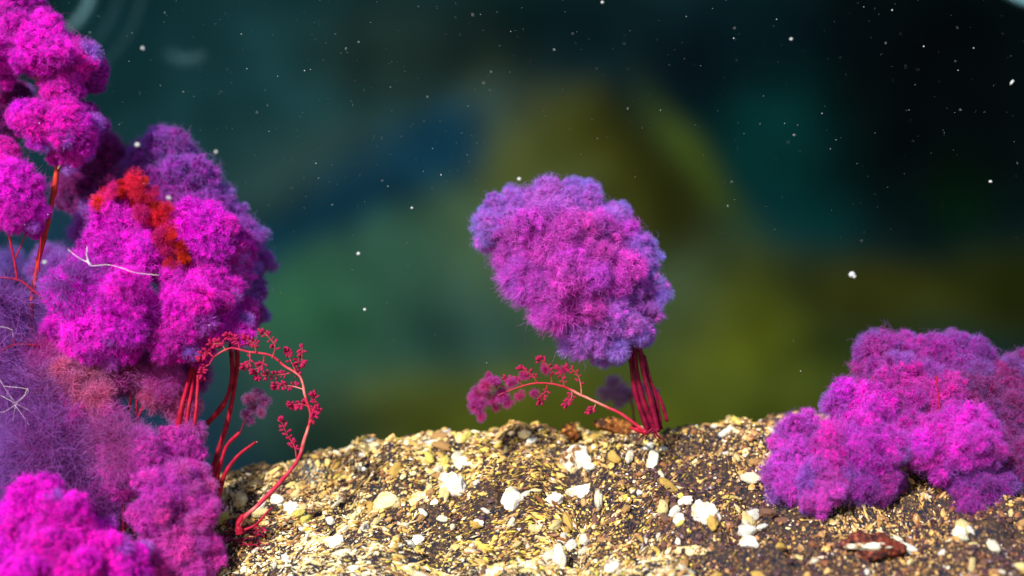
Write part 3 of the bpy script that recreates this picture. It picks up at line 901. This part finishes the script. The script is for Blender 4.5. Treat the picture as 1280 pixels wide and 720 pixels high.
# --- the stand of plants on the left
def plants_left():
    # big crown in the middle of the stand
    Y = 2.02
    t = thing('river_plant', 'biggest magenta plant of the left stand with violet upper rear lobes and red stalks', 'plant', on_ground(268, 625))
    crown(t, Y, [
        (188, 205, 34, .10, VIO, 'curl', .8), (212, 196, 40, .10, VIO, 'curl', .8), (238, 226, 40, .08, VIO, 'curl', .8), (262, 258, 36, .08, VIO, 'curl', .8), (205, 240, 40, .07, (0.55, 0.01, 0.44), 'curl', .6), (285, 268, 26, .09, VIO, 'curl', .9),
        (300, 300, 32, .07, VIO, 'curl', .9), (315, 328, 28, .08, VIO, 'curl', .9), (304, 372, 34, .05, (0.45, .02, .42), 'curl', .9), (318, 390, 20, .06, VIO, 'curl', .9), (290, 335, 36, .03, MAG2, 'curl', .7),
        (130, 205, 44, .14, DKM, 'wool', .3), (108, 240, 40, .13, DKM, 'wool', .4), (160, 235, 36, .12, DKM, 'wool', .3),
        (150, 282, 42, -.01, MAG), (118, 290, 36, .03, (0.5, .05, .5), 'wisp', .7), (175, 318, 42, -.02, MAG), (130, 330, 42, -.02, MAG),
        (100, 362, 44, -.03, MAG), (112, 412, 48, -.04, MAG), (155, 385, 50, -.06, MAG), (90, 400, 36, -.02, MAG), (150, 425, 34, -.04, MAG),
        (255, 292, 44, -.01, MAG), (285, 310, 30, .01, MAG2), (222, 345, 28, .06, DRD), (232, 378, 46, -.04, MAG), (222, 418, 38, -.04, MAG2), (262, 360, 38, -.02, MAG2),
        (276, 400, 36, -.01, MAG2), (300, 395, 26, .01, MAG2), (245, 432, 24, -.02, MAG2),
    ], 'wool', blue=.3, sat=5, halo=2)
    for q in range(60):
        u = R.random() ** .8
        c = spline([(136, 246), (158, 237), (180, 250), (200, 274), (214, 300), (222, 335)], 40)[int(u * 39)]
        px, py = c[0] + R.gauss(0, 8), c[1] + R.gauss(0, 7)
        g = R.uniform(.7, 1.0) * (1 - .4 * max(0, u - .5))
        add_tuft(t, R.choice(('comb', 'wisp', 'wisp')), P(px, py, Y - .034 + R.uniform(-.014, .010)), R.uniform(7, 15) * 1e-3, (0.88 * g, 0.040 * g, R.choice((.05, .08, .16, .40)) * g), .0)
    for pts, a, b in (([(262, 620), (270, 575), (287, 520), (297, 455), (292, 415)], 4.6, 3.6), ([(222, 540), (228, 505), (238, 470), (243, 440), (240, 410)], 4.4, 3.4),
                      ([(232, 540), (236, 505), (241, 470), (238, 430)], 3.2, 2.8), ([(242, 545), (246, 505), (249, 460), (250, 425)], 3.0, 2.6),
                      ([(258, 530), (272, 515), (284, 495), (290, 465), (288, 430)], 4.4, 3.6)):
        if pts[0][0] < 250:                             # these rise in front of the mauve plant and enter the crown from below
            pts = [(*q, 1.972 + .05 * max(0, i - 1) / 2) for i, q in enumerate(pts)]
        stem(t, pts, a, b, M_STEM, Y + .03 + R.uniform(-.01, .01))

    # bare stalks
    for pts, a, b, lab in (([(266, 625), (273, 590), (283, 560), (299, 541)], 4.4, 2.6, 'bare pinkish red stalk with a grey fuzzy tuft above its tip, left stand'),
                           ([(272, 628), (280, 596), (296, 572), (319, 553)], 4.4, 2.2, 'bare curved red stalk ending in a pale point, left stand')):
        s = thing('bare_stalk', lab, 'plant', on_ground(pts[0][0], pts[0][1]))
        stem(s, pts, a, b, M_STEM, 2.0)
        if 'point' in lab:
            stem(s, [(316, 555), (322, 552)], 2.0, .5, M_STEM_PALE, 2.0, name='tip')
    f = thing('plant_tuft', 'small greyish mauve lacy tuft above the bare stalks at left', 'plant', P(302, 538, 2.03))
    for px, py, r in ((312, 500, 11), (322, 492, 10), (330, 502, 11), (318, 512, 12), (308, 518, 9), (326, 516, 9), (313, 526, 8)):
        add_tuft(f, 'wisp', P(px, py, 2.03 + R.uniform(-.008, .008)), r * 1e-3, (0.42, 0.07, 0.24), .4)
    stem(f, [(301, 540), (306, 526), (316, 508)], 1.4, .7, M_STEM_DARK, 2.03)

    # arching branch with buds
    Y2 = 1.95
    s = thing('plant_sprig', 'tall curved red branch with crimson buds arching beside the left stand', 'plant', on_ground(300, 655))
    stem(s, [(296, 664), (304, 648), (322, 632), (346, 608), (372, 577), (381, 552), (390, 521), (383, 496), (377, 473), (356, 459), (339, 446), (311, 441), (289, 436), (270, 445), (261, 456)], 3.6, .9, M_STEM_PALE, Y2, name='branch', n=90)
    stem(s, [(300, 668), (298, 655), (304, 644)], 6.0, 3.4, M_STEM, Y2, name='root')
    for pts, nb, tp in (([(371, 576), (368, 558), (360, 545), (352, 528)], 8, 4), ([(387, 524), (394, 506), (392, 496)], 5, 5), ([(378, 480), (371, 463), (374, 446)], 5, 6),
                        ([(380, 487), (362, 482), (346, 482)], 6, 5), ([(366, 466), (350, 468), (324, 470)], 8, 5), ([(340, 448), (344, 434), (338, 424), (330, 416)], 5, 7),
                        ([(372, 446), (378, 436), (377, 452)], 2, 5), ([(372, 470), (362, 446), (360, 440)], 3, 6), ([(320, 441), (318, 430), (308, 424)], 6, 7), ([(300, 438), (296, 426), (286, 420)], 6, 7),
                        ([(283, 440), (276, 430), (266, 430)], 6, 7), ([(268, 447), (258, 440), (252, 445)], 6, 7), ([(262, 455), (254, 460), (252, 468)], 5, 6), ([(330, 445), (328, 456), (318, 462)], 4, 4),
                        ([(312, 440), (312, 452), (306, 458)], 4, 4), ([(388, 510), (378, 505), (366, 506)], 5, 4), ([(386, 530), (392, 522), (396, 512)], 4, 3)):
        twig(s, pts, Y2 + R.uniform(-.012, .012), 1.0, .4, nb + 4, 6.8, tp + 5)
    # wiry red rootlets at its foot
    s = thing('root_mat', 'tangle of thin pinkish red rootlets on the gravel at the foot of the curved branch', 'plant', on_ground(310, 672))
    for k in range(26):
        a = R.uniform(0, 6.28); x0, y0 = 302 + R.gauss(0, 12), 668 + R.gauss(0, 7)
        pts = [(x0, y0)]
        for q in range(4):
            a += R.gauss(0, .7)
            pts.append((pts[-1][0] + 9 * math.cos(a), pts[-1][1] + 5 * math.sin(a)))
        w = []
        for q in pts:
            p = on_ground(*q); w.append((q[0], q[1], p.y - .012))
        stem(s, w, 1.0, .5, R.choice((M_STEM, M_BUD)), sides=5, name='rootlet', n=14)
    stem(s, [(302, 664), (320, 655), (340, 634)], 2.4, 1.6, M_STEM, 1.955, name='rootlet')

    # wispy mauve plants behind
    Y3 = 1.98
    t = thing('river_plant', 'thin mauve and tan feathery plant below the biggest magenta crown, left stand', 'plant', on_ground(170, 640) + Vector((0, .1, 0)))
    crown(t, Y3, [
        (70, 445, 44, .02, MAU), (52, 480, 34, .03, MAU), (100, 470, 46, .0, TAN), (95, 515, 44, .0, MAU), (120, 500, 34, -.01, TAN), (60, 430, 30, .02, MAU),
        (150, 465, 46, .03, (0.5, .05, .25)), (200, 455, 46, .06, (0.55, .03, .36)), (235, 470, 36, .07, (0.50, .02, .40)), (190, 490, 36, .03, (0.66, .10, .28)), (225, 505, 34, .04, (.66, .08, .30)), (130, 520, 34, .0, MAU), (205, 475, 34, .02, (0.6, .05, .36)), (110, 545, 34, .0, MAU),
    ], 'wisp', blue=.3, tr=.62)
    for pts in ([(168, 585), (168, 555), (170, 520), (172, 480)], [(152, 560), (158, 530), (164, 500), (160, 470)], [(170, 530), (178, 510), (192, 485)],
                [(158, 660), (154, 620), (160, 590)]):
        stem(t, pts, 3.2, 2.0, M_STEM, Y3 + .02)

    # lower pink plant
    Y4 = 1.96
    t = thing('river_plant', 'orchid pink cloud shaped plant above the gravel edge, low in the left stand', 'plant', on_ground(230, 700))
    crown(t, Y4, [
        (120, 565, 36, .04, PN2), (110, 545, 26, .05, MAU), (150, 592, 38, .0, PN2), (190, 578, 40, -.01, PN2), (228, 558, 30, .02, PN2), (205, 610, 38, -.03, PN2), (235, 600, 28, .0, PN2),
        (190, 645, 30, -.04, PN2), (245, 632, 30, -.02, PN2), (130, 610, 26, .03, MAU), (140, 640, 24, .05, VIO), (110, 625, 22, .06, VIO), (225, 670, 36, -.03, PN2), (255, 684, 26, -.02, PN2), (205, 690, 34, -.03, PN2), (240, 712, 30, -.03, PN2), (180, 705, 26, -.03, PN2),
    ], 'curl', blue=.3, sat=5, halo=5, halo_tint=(0.66, 0.12, 0.52))
    for pts in ([(155, 668), (153, 640), (156, 600)], [(212, 690), (208, 660), (200, 630)], [(245, 690), (250, 660), (248, 630)]):
        stem(t, pts, 3.0, 1.8, M_STEM, Y4 - .01)

    # bottom corner plant
    Y5 = 1.88
    t = thing('river_plant', 'bright magenta woolly mound filling the bottom left corner', 'plant', P(50, 740, Y5))
    crown(t, Y5, [
        (50, 640, 42, .0, MAG), (75, 660, 44, -.01, MAG), (18, 665, 40, .0, MAG), (108, 668, 32, .01, MAG), (60, 695, 38, -.05, MAG), (125, 698, 38, -.02, MAG), (10, 705, 36, -.02, MAG),
        (95, 718, 36, -.05, MAG), (160, 705, 30, .0, MAG2), (30, 725, 36, -.05, MAG), (150, 730, 36, -.02, MAG), (-20, 690, 40, .0, MAG),
    ], 'wool', blue=.2, sat=5, halo=1)

    # tall plant at the upper left
    Y6 = 2.0
    t = thing('river_plant', 'tall magenta plant with stacked round heads at the upper left corner', 'plant', P(40, 420, Y6))
    crown(t, Y6, [
        (12, 2, 38, .03, MAG2), (40, 8, 22, .05, VIO), (18, 55, 44, -.01, MAG), (55, 60, 42, -.02, MAG), (88, 76, 36, .0, MAG), (108, 92, 26, .02, (0.55, .01, .48)), (80, 108, 28, .0, MAG2), (-15, 60, 40, 0, MAG), (5, 85, 24, .0, MAG),
        (48, 152, 34, -.02, MAG), (78, 150, 36, -.02, MAG), (95, 172, 32, .0, MAG2), (84, 192, 24, .0, MAG2), (105, 150, 26, .02, (0.55, .01, .48)), (30, 148, 22, .0, MAG), (15, 125, 30, .1, DKM), (-5, 150, 34, .1, DKM),
    ], 'wool', blue=.3, sat=5, halo=2)
    for pts, a, b in (([(64, 128), (55, 112), (42, 92)], 2.6, 2.2), ([(48, 325), (60, 275), (68, 235), (72, 205)], 3.6, 4.6), ([(72, 212), (78, 195), (86, 180)], 3, 2), ([(40, 420), (40, 370), (48, 322)], 4, 3.6)):
        stem(t, pts, a, b, stem_rust, Y6 + .0)
    b = link('stem_scar', lump_mesh('stem_scar', 71, (1.6e-3, 1.4e-3, 4e-3), M_CREAM), t)
    b.location = P(74, 208, Y6 - .006) - t.location
    b.rotation_euler = (0, .5, 0)

    t = thing('river_plant', 'round magenta head cut by the left edge on thin branching red stems', 'plant', P(20, 420, 1.97))
    crown(t, 1.97, [(18, 235, 40, .0, MAG), (-6, 205, 36, .01, MAG), (28, 262, 30, .0, MAG), (-15, 245, 40, .0, MAG), (2, 190, 26, .02, MAG2), (44, 285, 14, .01, MAG2)], 'wool', blue=.3, sat=5, halo=2)
    for pts, a, b_ in (([(62, 380), (40, 362), (22, 350), (-8, 346)], 2.2, 2.0), ([(22, 352), (17, 320), (10, 290), (2, 268)], 2.0, 1.6), ([(20, 322), (27, 305), (34, 285)], 1.3, .9), ([(48, 340), (50, 315), (52, 290)], 1.6, 1.2),
                       ([(-6, 448), (8, 435), (25, 430), (48, 432)], 2.6, 1.6), ([(20, 430), (14, 415), (12, 395)], 1.0, .6)):
        stem(t, pts, a, b_, M_STEM, 1.975)

    # shadowy violet wisps far left
    t = thing('river_plant', 'dim violet wispy plant in the shade at the left edge, behind the bottom corner mound', 'plant', P(20, 660, 2.3))
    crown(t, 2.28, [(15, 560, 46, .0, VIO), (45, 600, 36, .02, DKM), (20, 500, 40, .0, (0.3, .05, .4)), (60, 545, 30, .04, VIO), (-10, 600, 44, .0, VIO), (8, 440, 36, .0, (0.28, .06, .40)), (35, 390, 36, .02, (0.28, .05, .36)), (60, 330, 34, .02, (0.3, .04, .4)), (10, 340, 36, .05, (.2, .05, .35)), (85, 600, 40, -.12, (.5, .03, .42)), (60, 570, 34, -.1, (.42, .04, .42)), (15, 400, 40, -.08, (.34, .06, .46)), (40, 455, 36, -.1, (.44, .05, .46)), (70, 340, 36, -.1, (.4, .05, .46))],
          'wisp', blue=.6, tr=.6)
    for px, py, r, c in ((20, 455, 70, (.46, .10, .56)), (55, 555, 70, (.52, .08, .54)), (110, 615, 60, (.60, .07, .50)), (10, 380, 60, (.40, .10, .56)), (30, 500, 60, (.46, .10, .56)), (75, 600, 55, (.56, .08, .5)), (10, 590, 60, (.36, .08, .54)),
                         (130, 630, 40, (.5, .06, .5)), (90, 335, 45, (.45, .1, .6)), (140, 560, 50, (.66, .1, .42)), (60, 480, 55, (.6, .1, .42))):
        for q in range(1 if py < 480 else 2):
            add_tuft(t, 'haze_veil', P(px + R.gauss(0, 10), py + R.gauss(0, 10), 1.95 + R.uniform(-.02, .06)), r * 1e-3, [v * .6 for v in c], .3)  # sparse fine hairs added to imitate violet water haze
    for pts in ([(62, 660), (70, 620), (66, 585), (72, 520)], [(100, 640), (66, 600), (40, 570)], [(30, 660), (30, 600), (24, 540)], [(86, 660), (90, 610), (84, 560), (96, 500)], [(44, 660), (50, 600), (46, 530), (52, 470)]):
        stem(t, pts, 2.6, 1.8, M_STEM_DARK, 2.26)


def lump_mesh(name, seed, scale, m, base=ICO2):
    return mesh_np(name, lump(base[0], seed, .3, 1.5) * np.array(scale), base[1], True, [m])


stem_rust = stem_material('stem_rust', (0.36, 0.02, 0.015), (0.55, 0.06, 0.03))
plants_left()

# ---------------------------------------------------------------- threads
M_THREAD = stem_material('thread_white', (0.62, 0.45, 0.55), (0.80, 0.72, 0.74))


def threads():
    t = thing('plant_thread', 'fine white thread lying across the biggest magenta crown', 'thread', P(110, 330, 1.92))
    stem(t, [(108, 325), (114, 332), (135, 331), (152, 335), (170, 341), (199, 344)], .55, .3, M_THREAD, 1.905, 5, 'strand', 30)
    stem(t, [(112, 331), (108, 318), (109, 308)], .7, .4, M_THREAD, 1.905, 5, 'strand')
    stem(t, [(114, 330), (98, 322), (85, 312)], .6, .3, M_THREAD, 1.905, 5, 'strand')
    t = thing('plant_thread', 'pale web of fine threads near the left edge, low beside the thin mauve plant', 'thread', P(16, 490, 1.93))
    for pts in ([(0, 470), (12, 492), (18, 505)], [(0, 494), (18, 506), (40, 514)], [(4, 484), (33, 486), (18, 504)], [(33, 486), (26, 497), (18, 505), (16, 525)], [(18, 505), (6, 512), (-4, 516)], [(0, 408), (14, 412), (16, 420)], [(18, 505), (30, 520), (36, 530)]):
        stem(t, [(a + R.gauss(0, 1.5), b + R.gauss(0, 1.5)) for a, b in pts], .26, .16, M_THREAD, 1.93, 5, 'strand')


threads()

# ---------------------------------------------------------------- drifting specks
def speck_material():
    m, nt, nd, lk = mat('speck_white')
    out = N(nt, 'ShaderNodeOutputMaterial')
    b = N(nt, 'ShaderNodeBsdfPrincipled')
    b.inputs['Base Color'].default_value = (0.48, 0.50, 0.52, 1)
    b.inputs['Roughness'].default_value = 0.35
    b.inputs['Transmission Weight'].default_value = 0.0
    lk.new(b.outputs[0], out.inputs['Surface'])
    return m


M_SPECK = speck_material()
BIG_SPECKS = [(1065, 343, 8, 'brightest drifting white speck, alone in the dark water above the right cushion plant'), (448, 317, 5, 'bright white speck in the green water between the plants, upper of two'),
              (456, 387, 4, 'white speck in the green water between the plants, lower of two'), (649, 224, 5, 'white speck just above the lone pink crown'),
              (172, 181, 6, 'white speck on top of the violet rear lobe of the left stand'), (211, 247, 5, 'white speck on the violet lobe beside the red ruffle'),
              (989, 49, 4, 'white speck in the black water high right of centre'), (1265, 103, 6, 'elongated white speck near the right edge, high up'),
              (1238, 227, 4, 'white speck near the right edge, level with the lone crown top'), (178, 60, 4, 'pinkish white speck right of the upper left plant heads'),
              (270, 190, 4, 'white speck in the teal water right of the violet lobe'), (515, 260, 3, 'white speck in the navy water left of the lone crown'),
              (56, 328, 5, 'white speck beside the thin red stems at the left edge'), (753, 3, 4, 'white speck at the top edge right of centre')]


def specks():
    for i, (px, py, r, lab) in enumerate(BIG_SPECKS):
        Y = 1.86 + 0.02 * (i % 3)
        if px < 300: Y = 1.80
        k = Y / FD * 1e-3 * .5
        v = lump(ICO2[0], 500 + i, 0.5, 1.6, 3) * np.array([r * 1.0, r * .8, r * .9]) * k
        if 'elongated' in lab: v = v * np.array([.5, .6, 1.5]) @ np.array([[.8, 0, .6], [0, 1, 0], [-.6, 0, .8]]).T
        if i in (0, 5, 9):
            v2 = lump(ICO2[0], 530 + i, 0.5, 1.6, 3) * r * .55 * k + np.array([r * .7, 0, -r * .7]) * k
            me = mesh_np('drifting_speck', np.concatenate([v, v2]), np.concatenate([ICO2[1], ICO2[1] + len(v)]), True, [M_SPECK])
        else:
            me = mesh_np('drifting_speck', v, ICO2[1], True, [M_SPECK])
        o = link('drifting_speck', me); o.location = P(px, py, Y)
        tag(o, lab, 'speck', 'larger white specks drifting in the water')
    rng = np.random.default_rng(77)
    n = 1300
    px = rng.uniform(-60, 1340, n); py = rng.uniform(-40, 470, n) ** 1.0
    w = np.where(py < 260, 1.0, 0.25) * np.where((px > 150) & (px < 620), 1.0, 0.55)
    keep = rng.random(n) < w
    px, py = px[keep], py[keep]
    n = len(px)
    Y = rng.uniform(1.90, 2.16, n)
    k = Y / FD * 1e-3
    size = (0.20 + 0.8 * rng.random(n) ** 8) * 1e-3
    c = np.stack([(px - 640) * k, Y, ZC + (360 - py) * k], -1)
    L = ICO1[0][None] * rng.uniform(.7, 1.3, (n, len(ICO1[0]), 1)) * size[:, None, None] * rng.uniform(.7, 1.4, (n, 1, 3))
    V = (L + c[:, None]).reshape(-1, 3)
    F = (ICO1[1][None] + (np.arange(n) * len(ICO1[0]))[:, None, None]).reshape(-1, 3)
    o = link('drifting_specks', mesh_np('drifting_specks', V, F, True, [M_SPECK]))
    tag(o, 'hundreds of tiny white specks drifting in the dark water', 'specks', kind='stuff')


specks()


# ---------------------------------------------------------------- ripples
def ripple_material():
    m, nt, nd, lk = mat('ripple_film')
    out = N(nt, 'ShaderNodeOutputMaterial')
    at = N(nt, 'ShaderNodeAttribute', attribute_name='film')
    tr = N(nt, 'ShaderNodeBsdfTransparent')
    d = N(nt, 'ShaderNodeBsdfPrincipled')
    d.inputs['Base Color'].default_value = (0.25, 0.55, 0.65, 1)
    d.inputs['Roughness'].default_value = 0.4
    ms = N(nt, 'ShaderNodeMixShader')
    lk.new(at.outputs['Fac'], ms.inputs[0]); lk.new(tr.outputs[0], ms.inputs[1]); lk.new(d.outputs[0], ms.inputs[2])
    lk.new(ms.outputs[0], out.inputs['Surface'])
    return m


M_RIP = ripple_material()


def ripple(label, cx, cy, Y, rings, a0, a1, squash=1.0):
    """crest rings of a small wave: each ring a rounded ridge of water that thins out at its edges and ends"""
    t = thing('water_ripple', label, 'ripple', P(cx, cy, Y))
    k = Y / FD * 1e-3
    for (r, w, op) in rings:
        na, nw = 64, 9
        A = np.linspace(math.radians(a0), math.radians(a1), na); W = np.linspace(-1, 1, nw)
        rr = (r + w * W)[None, :] * k
        x = rr * np.cos(A)[:, None]; z = rr * np.sin(A)[:, None] * squash
        y = -np.cos(W * math.pi / 2)[None, :] * w * k * .6 + 0 * A[:, None]
        v = np.stack([x, y, z], -1).reshape(-1, 3)
        i = np.arange(nw - 1)[None, :] + np.arange(na - 1)[:, None] * nw
        f = np.stack([i, i + 1, i + 1 + nw, i + nw], -1).reshape(-1, 4)
        film = (np.sin(np.linspace(0, math.pi, na))[:, None] ** .8 * np.cos(W * math.pi / 2)[None, :] ** 2 * op).ravel()
        link('ring', mesh_np('ring', v, f, True, [M_RIP], attrs={'film': film}), t)


ripple('pale blue curved ripple rings at the top left beside the magenta heads', 40, -25, 3.2, [(78, 9, .20), (112, 9, .02), (140, 9, .02)], -75, 40)
ripple('pale blue ripple edge in the top right corner', 1304, -72, 3.0, [(76, 7, .6)], -150, -60)
ripple('faint crescent ripple in the dark teal water at upper left', 236, 36, 3.2, [(40, 13, .05)], -140, -50)
ripple('small round swirl of ripples over the gold gravel at left', 395, 592, 1.9, [(5, 3, .22), (11, 3, .14), (17, 3, .08)], 0, 360, .9)
